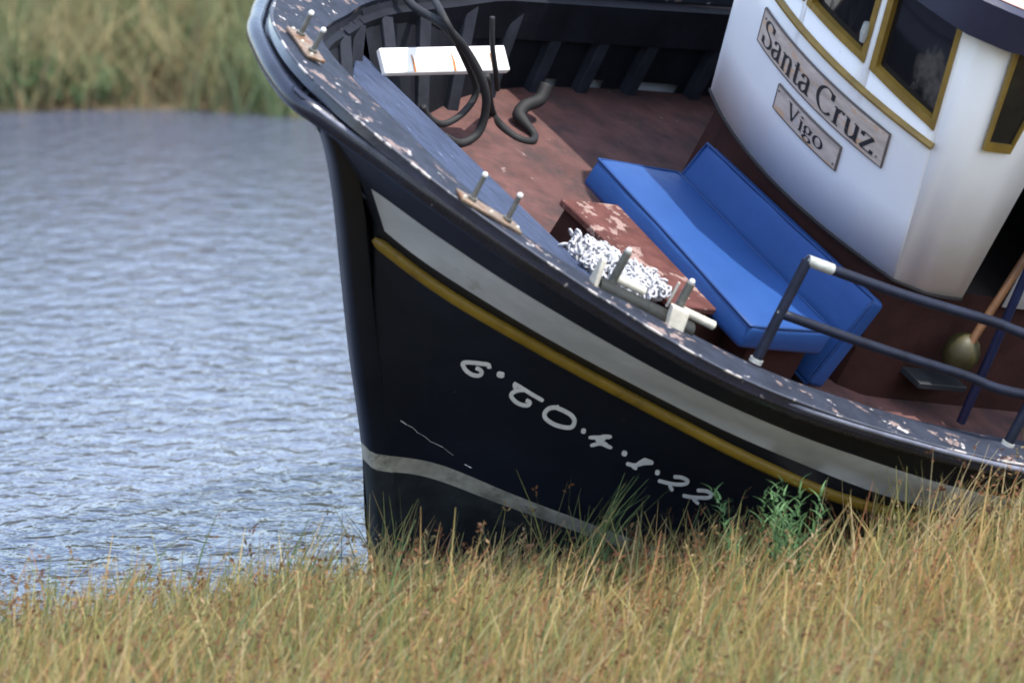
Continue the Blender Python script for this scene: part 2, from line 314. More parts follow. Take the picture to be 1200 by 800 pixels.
for s in (-1, 1):
    g = G(); g.tube([Vector((p[0], sgn(s, p[0], p[1] + .001), p[2] + (zst(p[0]) if s > 0 else 0) - .002)) for p in outc[1:70]], .0065, 6); g.build('lit_worn_edge', 'lit_worn', boat, angle=180)  # chipped pale tube, also painting a lit rim onto the cap's outer edge
# inner bulwark lining, frames, stringer, deck
def zfoot(X): return .262 if X < -1.56 else 0.0
def deck_half(X): return max(.02, hull_half(X, zfoot(X)) - .06)
def in_half(X, z): return min(lerp(deck_half(X), inner_half(X) - .004, (z - zfoot(X)) / (zcap(X) - .03 - zfoot(X))), hull_half(X, z) - .05)
DX = [-2.44 + .12 * i for i in range(71)]
SCUP = [(.17, .29), (.52, .64), (.90, 1.20)]                                # scupper slots along the starboard bulwark foot
for s in (-1, 1):
    g = G()
    X_ = sorted(set(DX + [a for r in SCUP for a in r] + [-1.56]))
    for a, b in zip(X_[:-1], X_[1:]):
        for t0, t1 in ((0, .09), (.09, .5), (.5, 1)):
            if s > 0 and t0 == 0 and any(r[0] - 1e-6 <= a and b <= r[1] + 1e-6 for r in SCUP): continue
            P = []
            for X, t in ((a, t0), (b, t0), (b, t1), (a, t1)):
                z1 = lerp(zfoot(a + .001), zcap(X) - .03, t)
                P.append((X, sgn(s, X, in_half(X + (.002 if X == a else -.002), z1)), zs(s, X, z1)))
            g.add(P, [(0, 1, 2, 3)])
    g.build('bulwark_lining', 'inner', boat)
    # stringer below the cap
    g = G(); rr = []
    for X in DX[1:]:
        y = inner_half(X); z = zcap(X) - .055; w = .035 if s < 0 else .075
        hh = .10 if s < 0 else .05 + .15 * min(1, max(0, (X + 2) / 1)); z = z + (zst(X) if s > 0 else 0); rr.append([(X, sgn(s, X, y + .0), z), (X, sgn(s, X, y - w), z), (X, sgn(s, X, y - w - .005), z - hh), (X, sgn(s, X, y - .01), z - hh)])
    g.grid(rr, closed=True); g.build('bulwark_stringer', 'inner', boat)
    for X in (-1.90, -1.65, -1.38, -1.05, -.68, -.30, .08, .45, .82, 1.3, 1.8, 2.3, 2.8, 3.3, 3.8, 4.4):
        g = G(); n = 6; L_ = []
        for k in range(n + 1):
            z = lerp(zfoot(X), zcap(X) - .05, k / n); y = in_half(X, z)
            L_.append([(X + a_, sgn(s, X, y + b_), zs(s, X, z)) for a_, b_ in ((-.035, .01), (-.035, -.055), (.035, -.055), (.035, .01))])
        g.grid(L_, closed=True); g.build('bulwark_frame', 'frame', boat, smooth=False, bevel=.006)
g = G(); R_ = []
for X in [-1.555 + .15 * i for i in range(49)]:
    h = deck_half(X) + .005; R_.append([(X, sgn(1 if k > 0 else -1, X, h * abs(k) / 6), .0 + .03 * (1 - (k / 6) ** 2) - .001) for k in range(-6, 7)])
g.grid(R_); g.build('deck', 'deck', boat)

# raised blue foredeck of athwartship planks
fd = empty('foredeck', parent=boat); PLX = [-2.62, -2.42, -2.235, -2.05, -1.87, -1.70, -1.555]
for a, b in zip(PLX[:-1], PLX[1:]):
    a2, b2 = a + .004, b - .004; za = .30 + .05 * max(0, -1.56 - a) + random.uniform(-.003, .003); g = G()
    ya, yb = max(.05, hull_half(a2, .25) - .06), hull_half(b2, .25) - .06
    g.hexa([(a2, -ya, za - .04), (b2, -yb, za - .04), (b2, stb(b2, yb), za - .04), (a2, stb(a2, ya), za - .04)], [(a2, -ya, za), (b2, -yb, za), (b2, stb(b2, yb), za), (a2, stb(a2, ya), za)])
    g.build('plank', 'foredeck', fd, bevel=.006)
h0, h1 = hull_half(-1.6, 0) - .06, hull_half(-1.6, .25) - .06
g = G(); g.hexa([(-1.6, -h0, -.02), (-1.572, -h0, -.02), (-1.572, h0 + .1, -.02), (-1.6, h0 + .1, -.02)], [(-1.6, -h1, .257), (-1.572, -h1, .257), (-1.572, h1 + .1, .257), (-1.6, h1 + .1, .257)]); g.build('bulkhead', 'inner', fd)

# hatch and bench base
g = G(); g.hexa([(-1.18, -.66, -.03), (-.76, -.66, -.03), (-.76, .16, -.03), (-1.18, .16, -.03)], [(-1.16, -.64, .255), (-.76, -.64, .255), (-.76, .15, .255), (-1.16, .15, .255)])
hb = g.build('hatch', 'brown', boat, bevel=.01)
g = G(); g.box((-1.185, -.67, .257), (-.77, .17, .292)); g.build('hatch_lid', 'hatch', hb, bevel=.008)
g = G(); g.box((-.74, -.80, -.01), (-.37, .34, .225)); g.build('bench_base', 'brown', boat, bevel=.01)

# ------------------------------------------------------------ wheelhouse
def wf(Y): return -.18 + .31 * (Y + .2) ** 2
YP = [-.80 + 1.58 * i / 26 for i in range(27)]
def rake(z, w=1.0): return -.33 * (z - .6) * w
def wall_pt(kind, z):
    pass
outl = [(1.9, .84, 0), (.6, .84, 0), (.30, .83, .3), (.20, .815, .8)] + [(wf(y) + (.0 if abs(y) < .75 else .0), y, 1.0) for y in YP[::-1]] + [(.0, -.845, 1.0), (.055, -.882, 1.0), (.12, -.898, .95), (.20, -.905, .5), (.285, -.907, 0)]
def ring(z, off=0.0, o=outl):
    P = [Vector((x + rake(z, w), y, z)) for x, y, w in o]
    if off:
        Q = []
        for i, p in enumerate(P):
            t = (P[min(i + 1, len(P) - 1)] - P[max(i - 1, 0)]); n = Vector((t.y, -t.x, 0)).normalized()
            if n.dot(p - Vector((1.2, -.05, p.z))) < 0: n = -n
            Q.append(p + n * off)
        return Q
    return P
wh = empty('wheelhouse', parent=boat)
def front(Y, Z, off=0.0):
    dx = .62 * (Y + .2); n = Vector((-1, dx, -.33)).normalized()
    return Vector((wf(Y) + rake(Z), Y, Z)) + n * off
# windows given as (Y left, Y right, Z bottom-left, Z bottom-right)
WINS = [(.50, .10, 1.445, 1.455, 'f'), (.065, -.365, 1.455, 1.43, 'f'), (-.41, -.785, 1.425, 1.365, 'f')]
ZT = 1.87
# front wall as a grid in Y with window columns cut out
ycuts = sorted(set(YP + [w[0] for w in WINS] + [w[1] for w in WINS]), reverse=True)
g = G()
zr = [.6, .9, 1.2]
for a, b in zip(ycuts[:-1], ycuts[1:]):
    mid = (a + b) / 2; win = [w for w in WINS if w[1] < mid < w[0]]
    def zb(y):
        if not win: return 1.4
        w = win[0]; return lerp(w[2], w[3], (w[0] - y) / (w[0] - w[1]))
    lev = [(z, z) for z in zr] + [(zb(a), zb(b))]
    for (za0, zb0), (za1, zb1) in zip(lev[:-1], lev[1:]):
        g.add([front(a, za0), front(b, zb0), front(b, zb1), front(a, za1)], [(0, 1, 2, 3)])
    if not win: g.add([front(a, 1.4), front(b, 1.4), front(b, 1.98), front(a, 1.98)], [(0, 1, 2, 3)])
    else: g.add([front(a, ZT), front(b, ZT), front(b, 1.98), front(a, 1.98)], [(0, 1, 2, 3)])
# port corner return with its side window, starboard corner and side
pc = [(wf(-.80), -.80, 1.0), (.0, -.845, 1.0), (.055, -.882, 1.0)]
sd = [(.055, -.882, 1.0), (.14, -.901, 1.0), (.22, -.906, .75), (.285, -.907, 0)]
def strip(o, z0, z1): 
    return [[Vector((x + rake(z, w), y, z)) for x, y, w in o] for z in (z0, lerp(z0, z1, .5), z1)]
g.grid(strip(pc + [(.10, -.892, 1.0), (.16, -.899, .95), (.22, -.904, .6), (.285, -.907, 0)], .6, 1.98))
g.grid(strip([(wf(.78), .78, 1.0), (.20, .815, .8), (.30, .83, .3), (.6, .84, 0), (1.9, .84, 0)], .6, 1.98))
# aft part of the port side beyond the doorway, and the back
g.add([Vector((.58, -.907, .58)), Vector((1.9, -.907, .58)), Vector((1.9, -.907, 1.98)), Vector((.58, -.907, 1.98))], [(0, 1, 2, 3)])
g.add([Vector((1.9, -.907, .58)), Vector((1.9, .84, .58)), Vector((1.9, .84, 1.98)), Vector((1.9, -.907, 1.98))], [(0, 1, 2, 3)])
wo = g.build('wall', 'white', wh, angle=32, fixn=True)
sm = wo.modifiers.new('solid', 'SOLIDIFY'); sm.thickness = .006; sm.offset = 0
# base coaming
g = G(); b0, b1 = ring(0.0, -.06, [(x, y, 0) for x, y, w in outl]), ring(.597, -.06, [(x, y, 0) for x, y, w in outl])
b0 = [Vector((1.9, -.895, 0))] + [p for p in b0[::-1]]; b1 = [Vector((1.9, -.895, .597))] + [p for p in b1[::-1]]
g.grid([b0, b1]); g.build('base_coaming', 'brown', wh, angle=40)
g = G(); fl = [p + Vector((0, 0, -.02)) for p in b1]; g.add(fl, [tuple(range(len(fl)))]); g.build('floor', 'dark', wh)
g = G(); rr = [p + Vector((0, 0, .0)) for p in ring(.598, .004, [(x, y, 0) for x, y, w in outl])]
g.tube(rr, .009, 6); g.build('base_bead', 'dark', wh, angle=180)
# roof: navy fascia ring and salmon top
g = G(); ro = [(x, y, w) for x, y, w in outl] + [(.62, -.907, 0), (1.9, -.907, 0)]
def rring(z, off):
    P = [Vector((x + rake(1.83, w), y, z)) for x, y, w in ro]; Q = []
    for i, p in enumerate(P):
        n = Vector((p.x - .75, (p.y + .04), 0)); 
        if 0 < i < len(P) - 1:
            t = P[i + 1] - P[i - 1]; m = Vector((t.y, -t.x, 0)); n = m if m.dot(n) > 0 else -m
        Q.append(p + n.normalized() * off)
    return Q
f0, f1, f2, f3 = rring(1.87, .005), rring(1.87, .10), rring(2.04, .11), rring(2.06, .07)
g.grid([f0, f1, f2, f3], closed=True); g.build('roof_fascia', 'fascia', wh, angle=40)
tp = rring(2.064, .072); c = Vector((.7, -.04, 2.10))
g = G(); g.add(tp + [c], [(i, (i + 1) % len(tp), len(tp)) for i in range(len(tp))]); g.build('roof_top', 'roof', wh, angle=180)
g = G(); tp = rring(1.885, .0); g.add(tp, [tuple(range(len(tp)))]); g.build('ceiling', 'dark', wh)

# boat deck above the wheelhouse, reaching out over both side decks
bd = empty('boat_deck', parent=boat)
dk = [(-.26, .70), (-.22, 1.2), (-.20, 1.78), (5.2, 1.85), (5.2, -1.75), (.42, -1.62), (.36, -.9), (.2, .0)]
g = G(); n_ = len(dk); g.add([(x, y, 2.14) for x, y in dk] + [(x, y, 2.24) for x, y in dk], [tuple(range(n_))[::-1], tuple(range(n_, 2 * n_))] + [(k, (k + 1) % n_, n_ + (k + 1) % n_, n_ + k) for k in range(n_)]); g.build('deck_slab', 'fascia', bd, smooth=False, bevel=.02)
for x, y in ((2.6, 1.66), (3.6, 1.6), (1.9, -1.6), (3.6, -1.55)):
    g = G(); g.tube([(x, y, .0), (x, y, 2.139)], .03, 10); g.build('stanchion', 'rail', bd)

# windows (frames and panes)
def wpt(w, u, v, off):
    y = lerp(w[0], w[1], u); z = lerp(lerp(w[2], w[3], u), ZT, v); return front(y, z, off)
def window(fn, name='window', pane='glass'):
    e = empty(name, parent=boat); fw = .055
    def rect(u0, u1, v0, v1, m, nm, o0, o1):
        g = G(); n = 5; lo = []
        R_ = []
        for k in range(n + 1):
            u = lerp(u0, u1, k / n); R_.append([fn(u, v0, o0), fn(u, v0, o1), fn(u, v1, o1), fn(u, v1, o0)])
        g.grid(R_, closed=True); q = R_[0]; g.add(q, [(0, 1, 2, 3)]); q = R_[-1]; g.add(q, [(3, 2, 1, 0)])
        return g.build(nm, m, e, smooth=False, bevel=0)
    rect(-.01, .075, -.02, 1.0, 'gold', 'frame_side', -.03, .012)
    rect(.95, 1.01, -.02, 1.0, 'gold', 'frame_side', -.03, .012)
    rect(.075, .95, -.02, .06, 'gold', 'frame_rail', -.03, .010)
    g = G(); g.grid([[fn(u / 6, v, -.022) for u in range(7)] for v in (-.01, 1.0)]); g.build('pane', pane, e)
    return e
w0 = None
for w in WINS: window(lambda u, v, o, w=w: wpt(w, u, v, o))
def sidewin(u, v, o):
    z = lerp(1.365, 1.87, v); x0 = lerp(-.12, -.265, v); x1 = lerp(.055, .055, v); return Vector((lerp(x0, x1, u), -.909 - (o + .03) * .45, z))
window(sidewin, pane='glass2')
def white_fitting():
    g = G(); 
    a = front(-.335, 1.60, .014); b = front(-.335, 1.51, .014); g.tube([a, a.lerp(b, .5), b], [.016, .02, .014], 8); return g.build('window_latch', 'bare', boat)
white_fitting()
# gold moulding strip under the windows
g = G(); P = []
for k in range(25):
    y = lerp(.62, -.805, k / 24); P.append(front(y, lerp(1.35, 1.285, max(0, k / 24 - .2) / .8), .012))
g.tube(P, .020, 8, flat=.9); g.build('gold_strip', 'gold', boat)

# ------------------------------------------------------------ name boards with serif lettering
def smooth_pts(p, n=7): return [(q.x, q.y) for q in catmull([(x, y, 0) for x, y in p], n)]
def arc(cx, cy, rx, ry, a0, a1, n=14): return [(cx + rx * math.cos(math.radians(lerp(a0, a1, k / n))), cy + ry * math.sin(math.radians(lerp(a0, a1, k / n)))) for k in range(n + 1)]
XH = .64
GL = {  # advance, strokes; y 0 baseline, 1 capital height
 'S': (.62, [smooth_pts([(.50, .74), (.47, .90), (.34, .985), (.17, .96), (.07, .80), (.12, .63), (.30, .52), (.46, .40), (.50, .22), (.40, .05), (.22, .0), (.08, .08), (.045, .28)]), [(.50, .74), (.505, .97)], [(.045, .28), (.04, .02)]]),
 'a': (.52, [smooth_pts([(.08, .48), (.12, .60), (.24, .645), (.34, .58), (.355, .45)]), [(.355, .46), (.355, .12)], smooth_pts([(.355, .12), (.38, .03), (.47, .05)]), smooth_pts([(.35, .40), (.18, .33), (.06, .22), (.06, .08), (.16, .0), (.28, .05), (.35, .14)])]),
 'n': (.60, [[(.13, .0), (.13, .62)], [(.02, .60), (.13, .62)], [(.03, .0), (.24, .0)], smooth_pts([(.14, .48), (.24, .61), (.37, .63), (.44, .52), (.445, .40)]), [(.445, .42), (.445, 0)], [(.34, 0), (.56, 0)]]),
 't': (.36, [[(.16, .82), (.16, .14)], smooth_pts([(.16, .14), (.19, .02), (.33, .06)]), [(.03, .62), (.32, .62)]]),
 'C': (.74, [arc(.40, .5, .33, .49, 48, 318, 22), [(.63, .70), (.64, .96)], [(.62, .88), (.63, .70)]]),
 'r': (.44, [[(.13, .0), (.13, .62)], [(.02, .60), (.13, .62)], [(.03, .0), (.26, .0)], smooth_pts([(.14, .44), (.22, .60), (.33, .64), (.39, .58)])]),
 'u': (.60, [[(.12, .62), (.12, .20)], [(.02, .62), (.12, .62)], smooth_pts([(.12, .20), (.16, .03), (.28, 0.0), (.40, .10), (.44, .18)]), [(.45, .62), (.45, .0)], [(.34, .62), (.45, .62)], [(.45, .01), (.56, .01)]]),
 'z': (.50, [[(.07, .61), (.42, .61)], [(.42, .61), (.06, .02)], [(.06, .02), (.43, .02)], [(.07, .61), (.06, .46)], [(.43, .02), (.44, .17)]]),
 'V': (.72, [[(.10, .98), (.36, .02)], [(.36, .02), (.60, .98)], [(.0, .98), (.23, .98)], [(.50, .98), (.70, .98)]]),
 'i': (.30, [[(.15, .0), (.15, .62)], [(.04, .60), (.15, .62)], [(.05, 0), (.26, 0)], [(.15, .80), (.15, .90)]]),
 'g': (.54, [arc(.23, .43, .16, .20, 0, 360, 18), smooth_pts([(.14, .25), (.08, .16), (.18, .08), (.38, .04), (.46, -.08), (.36, -.22), (.18, -.23), (.06, -.14), (.12, -.02), (.20, .06)]), [(.36, .55), (.50, .60)]]),
 'o': (.56, [arc(.27, .32, .215, .315, 0, 360, 22)]),
}
def lettering(txt, fn, width, height, u0, u1, v0, v1, parent, thick=.062, thin=.022):
    adv = sum(GL[c][0] if c != ' ' else .22 for c in txt); x = 0
    for c in txt:
        if c == ' ': x += .22; continue
        a, strokes = GL[c]; g = G()
        for si, st in enumerate(strokes):
            L_, R_ = [], []
            for i, (px, py) in enumerate(st):
                x0, y0 = st[max(0, i - 1)]; x1, y1 = st[min(len(st) - 1, i + 1)]
                dx, dy = x1 - x0, y1 - y0; l = math.hypot(dx, dy) or 1; dx /= l; dy /= l
                hw = (thin + (thick - thin) * abs(dy) ** 1.3) * (1.0 if not (c == 'V' and si == 1) else .55); hw = hw if not (c == 'z' and si == 1) else thick
                L_.append((px - dy * hw, py + dx * hw)); R_.append((px + dy * hw, py - dx * hw))
            T = lambda q: fn(u0 + (u1 - u0) * (x + q[0]) / adv, v0 + (v1 - v0) * q[1], .0155 + .0006 * si)
            g.grid([[T(p) for p in L_], [T(p) for p in R_]])
        g.build('letter', 'ink', parent, smooth=False, fixn=False)
        x += a
def nameboard(y0, y1, zt0, zt1, zb0, zb1, txt, u0, u1, v0, v1, lab):
    def fn(u, v, off):
        y = lerp(y0, y1, u); z = lerp(lerp(zb0, zb1, u), lerp(zt0, zt1, u), v); return front(y, z, off)
    g = G(); R_ = []
    for k in range(13): R_.append([fn(k / 12, 0, .001), fn(k / 12, 0, .014), fn(k / 12, 1, .014), fn(k / 12, 1, .001)])
    g.grid(R_, closed=True); g.add(R_[0], [(0, 1, 2, 3)]); g.add(R_[-1], [(3, 2, 1, 0)])
    b = g.build('name_board', 'board', boat, smooth=False); b['label'] = lab
    g = G(); e = [fn(k / 12, 1, .010) for k in range(13)] + [fn(1, .5, .010)] + [fn(1 - k / 12, 0, .010) for k in range(13)] + [fn(0, .5, .010), fn(0, 1, .010)]
    g.tube(e, .0065, 6, cap=False); g.build('board_edge', 'boardedge', b)
    lettering(txt, fn, 1, 1, u0, u1, v0, v1, b)
    for u in (.035, .965):
        g = G(); g.ball(fn(u, .2 if u > .5 else .8, .015), .006, 8); g.build('screw', 'galv', b)
nameboard(.375, -.60, 1.25, 1.212, 1.088, 1.045, 'Santa Cruz', .045, .945, .13, .86, 'long weathered board reading Santa Cruz')
nameboard(.105, -.375, 1.022, 1.0, .905, .883, 'Vigo', .22, .80, .24, .88, 'short weathered board reading Vigo')

# ------------------------------------------------------------ registration lettering on the port bow
def pa(*q): return [(680 + x / 7.5, 495 + y / 7.5) for x, y in q]
def pb(*q): return [(535 + x / 8, 412 + y / 8) for x, y in q]
CH = {   # brush strokes (line, half width), traced where they stand on the bow
 'six': [(pb((310, 150), (300, 114), (240, 104), (160, 94), (78, 92), (60, 112), (92, 168), (150, 207), (213, 214), (238, 190), (224, 162), (182, 142)), 2.5)],
 'ordinal': [(pb((380, 200), (450, 212)), 3.7)],
 'letter_c': [(pb((535, 285), (600, 322), (700, 385), (818, 452)), 2.4), (pb((640, 347), (580, 352), (527, 376), (517, 410), (560, 460), (620, 488), (674, 490), (688, 462), (652, 442)), 2.5), (pb((540, 290), (560, 345)), 2.2)],
 'letter_o': [(pb((940, 512), (870, 522), (828, 570), (842, 620), (920, 672), (1020, 700), (1084, 694), (1108, 640), (1080, 588), (1010, 545), (936, 514)), 2.6), (pb((938, 492), (952, 520)), 2.6)],
 'dot': [(pa((10, 62), (50, 69)), 3.2)],
 'four': [(pa((75, 122), (180, 122), (280, 116)), 2.4), (pa((180, 110), (275, 110)), 2.0), (pa((90, 192), (165, 172), (240, 176)), 2.3), (pa((140, 130), (195, 172), (282, 212)), 2.4), (pa((225, 120), (165, 172)), 2.2)],
 'dot_b': [(pa((368, 254), (412, 270)), 3.3)],
 'one': [(pa((405, 350), (480, 366), (560, 348), (645, 345)), 2.4), (pa((500, 358), (568, 316), (645, 342)), 2.3), (pa((455, 370), (500, 398)), 2.0)],
 'dot_c': [(pa((660, 424), (700, 434)), 3.1)],
 'two': [(pa((820, 466), (895, 474), (944, 500), (928, 528), (860, 534), (780, 524), (685, 500)), 2.3), (pa((785, 535), (815, 592)), 2.2)],
 'two_b': [(pa((1025, 586), (1108, 592), (1154, 616), (1132, 648), (1060, 650), (980, 646), (900, 630)), 2.3), (pa((990, 655), (1045, 706)), 2.2)],
}
reg = empty('registration_number', parent=boat); reg['label'] = 'white hand painted registration 6a CO 4 1 22'
for k, sts in CH.items():
    g = G()
    for si, (P, hw) in enumerate(sts):
        if len(P) > 3: P = smooth_pts(P, 5)
        else: P = [(lerp(a[0], b[0], t / 4), lerp(a[1], b[1], t / 4)) for a, b in zip(P[:-1], P[1:]) for t in range(4)] + [P[-1]]
        L_, R_ = [], []
        pass
        for i, (x, y) in enumerate(P):
            x0, y0 = P[max(0, i - 1)]; x1, y1 = P[min(len(P) - 1, i + 1)]; dx, dy = x1 - x0, y1 - y0; l = math.hypot(dx, dy) or 1; dx /= l; dy /= l
            e = hw * (1 if 0 < i < len(P) - 1 else .6)
            a, b = onhull(x - dy * e, y + dx * e, .005 + .0008 * si), onhull(x + dy * e, y - dx * e, .005 + .0008 * si)
            if a and b: L_.append(a); R_.append(b)
        if len(L_) > 1: g.grid([L_, R_])
    g.build('character', 'letter', reg, smooth=False, fixn=False)
# scratch above the boot stripe
g = G(); P = [onhull(lerp(470, 566, t / 14) + random.uniform(-1, 1), lerp(492, 557, t / 14) + random.uniform(-1.5, 1.5), .003) for t in range(15)]
for a, b, w in zip(P[:-1], P[1:], [random.choice((0, 0, .0006, .001, .0008, .002)) for _ in P]):
    g.add([a + Vector((0, 0, w)), b + Vector((0, 0, w * .7)), b - Vector((0, 0, w)), a - Vector((0, 0, w * .6))], [(0, 1, 2, 3)])
g.build('scratch', 'letter', boat, smooth=False, fixn=False)

# ------------------------------------------------------------ fittings on the cap
def post(g, foot, h, r, lean=(0, 0), n=10):
    f = Vector(foot); t = f + Vector((lean[0], lean[1], h)); g.tube([f, t], r, n); return t
def fairlead(p, q, ph, r, platem, pinm, extra=None):
    "a two-pin fairlead on its plate between cap points p and q"
    e = empty('fairlead', parent=boat); d = (q - p).normalized(); nrm = Vector((d.y, -d.x, 0)).normalized(); up = Vector((0, 0, 1))
    a, b = p - d * .07, q + d * .07; w = .045; g = G()
    g.hexa([a - nrm * w, b - nrm * w, b + nrm * w, a + nrm * w], [a - nrm * w + up * .016, b - nrm * w + up * .016, b + nrm * w + up * .016, a + nrm * w + up * .016]); g.build('plate', platem, e, bevel=.004)
    for c in (p, q):
        g = G(); g.tube([c, c + up * .03], r * 1.7, 10); g.tube([c + up * .02, c + up * ph], [r, r * .9], 10); o = g.build('pin', pinm, e)
        g = G(); g.ball(c + up * (ph + .004), r * 1.12, 10); g.build('knob', 'knob', o)
    for t in (.06, .5, .94):
        g = G(); g.ball(a.lerp(b, t) + up * .018 + nrm * .02, .009, 8); g.build('bolt', 'cream', e)
    return e
p, q = atcap(551, 238, .01), atcap(592, 262, .01)
fairlead(p, q, .135, .012, 'bronze', 'galv')
p, q = at(343, 12, z=.76), at(349, 32, z=.76)
p, q = Vector((-2.78, .52, .725)), Vector((-2.86, .34, .745))
fairlead(p, q, .12, .012, 'bronze', 'galv')
# roller fairlead
e = empty('roller_fairlead', parent=boat)
p, q = atcap(712, 340, .0), atcap(786, 376, .0); d = (q - p).normalized(); nr = Vector((d.y, -d.x, 0)).normalized(); nr = nr if nr.y < 0 else -nr; up = Vector((0, 0, 1))
g = G(); g.tube([p - d * .08 + nr * .02 + up * .0, q + d * .09 + nr * .02], .044, 14); g.build('roller', 'roller', e)
for c, hh in ((p, .19), (q, .19)):
    g = G(); g.tube([c + up * .02, c + up * hh], .019, 12); o = g.build('post', 'galv', e); g = G(); g.ball(c + up * (hh + .008), .014, 10); g.build('knob', 'knob', o)
for a, b in ((p + d * .01, p + d * .17), (q + d * .03, q + d * .21)):
    g = G(); g.tube([a + up * .062 - nr * .01, b + up * .062 - nr * .01], .020, 10); g.build('bar', 'cream', e)
a = p - d * .10; g = G(); g.hexa([a - d * .012, a + d * .012, a + d * .012 + nr * .06, a - d * .012 + nr * .06], [a - d * .012 + up * .13, a + d * .012 + up * .13, a + d * .012 + nr * .03 + up * .12, a - d * .012 + nr * .03 + up * .12]); g.build('bracket', 'cream', e, bevel=.004)
a = q - d * .02; g = G(); g.hexa([a - d * .045 + nr * .055, a + d * .045 + nr * .055, a + d * .045 + nr * .09, a - d * .045 + nr * .09], [a - d * .045 + nr * .03 + up * .085, a + d * .045 + nr * .03 + up * .085, a + d * .045 + nr * .065 + up * .085, a - d * .045 + nr * .065 + up * .085]); g.build('bracket', 'cream', e, bevel=.004)
a = q - d * .055; g = G(); g.tube([a + up * .05, a + up * .17], .006, 6); g.build('rod', 'cream', e)

# port pipe railing
rl = empty('railing', parent=boat)
f1 = atcap(885, 424, .0); f2 = atcap(1180, 522, .0); upv = Vector((.03, .03, .60))
t1 = f1 + Vector((.07, .07, .475)); t2 = f2 + Vector((.07, .07, .50)); dA = (t2 - t1)
f3 = f2 + Vector((1.5, -.13, .03)); t3 = t2 + Vector((1.5, -.13, .02))
for f, t in ((f1, t1), (f2, t2), (f3, t3)):
    g = G(); g.tube([f, f.lerp(t, .5), t], .0235, 12); o = g.build('post', 'rail', rl)
    g = G(); g.tube([f - upv * .005, f + (t - f) * .035], .030, 12); g.build('foot', 'bare', o)
top = catmull([t1, t1.lerp(t2, .35) + Vector((0, -.03, -.005)), t1.lerp(t2, .7) + Vector((0, -.02, 0)), t2, t3], 6)
g = G(); g.tube(top, .0235, 12); o = g.build('top_rail', 'rail', rl, angle=180)
g = G(); g.tube([t1 + (top[1] - t1) * .0, top[2]], .0248, 12); g.build('worn_sleeve', 'bare', o)
m1, m2, m3 = f1.lerp(t1, .48), f2.lerp(t2, .48), f3.lerp(t3, .48)
g = G(); g.tube(catmull([m1, m1.lerp(m2, .35) + Vector((0, -.03, 0)), m1.lerp(m2, .7) + Vector((0, -.02, 0)), m2, m3], 6), .022, 12); g.build('mid_rail', 'rail', rl, angle=180)
# blue grab post beside the doorway
g = G(); a, b = at(1150, 440, y=-1.06), at(1204, 318, y=-1.06); g.tube([a + (a - b) * .45, b + (b - a) * .7], .022, 10); g.build('grab_post', 'railblue', boat)

# ------------------------------------------------------------ loose things on board
def cushion(name, c8, mats, sub=2):
    "c8: four bottom and four top corners; rounded slab with a soft crown"
    lo, hi = [Vector(p) for p in c8[:4]], [Vector(p) for p in c8[4:]]
    g = G(); n = 10; m = 6
    def bil(q, u, v): return (q[0] * (1 - u) + q[1] * u) * (1 - v) + (q[3] * (1 - u) + q[2] * u) * v
    bm = bmesh.new(); V = {}
    for w, q in ((0, lo), (1, hi)):
        for i in range(n + 1):
            for j in range(m + 1): V[w, i, j] = bm.verts.new(bil(q, i / n, j / m))
    for i in range(n):
        for j in range(m):
            bm.faces.new([V[0, i, j], V[0, i, j + 1], V[0, i + 1, j + 1], V[0, i + 1, j]]); bm.faces.new([V[1, i, j], V[1, i + 1, j], V[1, i + 1, j + 1], V[1, i, j + 1]])
    for i in range(n):
        bm.faces.new([V[0, i, 0], V[0, i + 1, 0], V[1, i + 1, 0], V[1, i, 0]]); bm.faces.new([V[0, i, m], V[1, i, m], V[1, i + 1, m], V[0, i + 1, m]])
    for j in range(m):
        bm.faces.new([V[0, 0, j], V[1, 0, j], V[1, 0, j + 1], V[0, 0, j + 1]]); bm.faces.new([V[0, n, j], V[0, n, j + 1], V[1, n, j + 1], V[1, n, j]])
    up = ((hi[0] + hi[2]) - (lo[0] + lo[2])).normalized()
    for (w, i, j), v in V.items():
        cx, cy = 2 * i / n - 1, 2 * j / m - 1; cr = (1 - cx ** 4) * (1 - cy ** 2)
        v.co += up * (.014 * cr if w else -.008 * cr) + up * (.004 * math.sin(i * 2.1 + j) + .006 * math.sin(i * .9 + .5) * cr) * w
    bmesh.ops.recalc_face_normals(bm, faces=bm.faces)
    me = bpy.data.meshes.new(name); bm.to_mesh(me); bm.free(); me.materials.append(M[mats])
    me.polygons.foreach_set('use_smooth', [True] * len(me.polygons))
    o = bpy.data.objects.new(name, me); COL.objects.link(o)
    b = o.modifiers.new('bevel', 'BEVEL'); b.width = .028; b.segments = 4; b.limit_method = 'ANGLE'; b.angle_limit = math.radians(50)
    boatspace(o)
    cen = sum(hi, Vector()) / 4; g = G(); ring_ = []
    for k in range(4):
        for t in range(8): p = hi[k].lerp(hi[(k + 1) % 4], t / 8); ring_.append(p + (cen - p).normalized() * .010 - up * .004)
    ring_.append(ring_[0]); g.tube(ring_, .0075, 6, cap=False); g.build('piping', 'piping', o, angle=180)
    return o
zt, zb_ = .375, .235
o = cushion('seat_cushion', [(-.81, .43, zb_), (-.94, -.90, zb_), (-.40, -.90, zb_), (-.32, .39, zb_), (-.79, .43, zt), (-.93, -.90, zt - .02), (-.38, -.90, zt - .01), (-.29, .39, zt)], 'blue')
tag(o, 'blue vinyl seat cushion lying flat on the bench in front of the wheelhouse', 'cushion')
bk = [(-.235, .40, .07), (-.22, -.86, .04), (-.13, -.88, .51), (-.14, .38, .52)]
fr = [(-.345, .40, .09), (-.33, -.86, .06), (-.22, -.88, .535), (-.23, .38, .545)]
o = cushion('backrest_cushion', bk + fr, 'blue')
tag(o, 'blue vinyl backrest cushion leaning upright against the red-brown wheelhouse base', 'cushion')

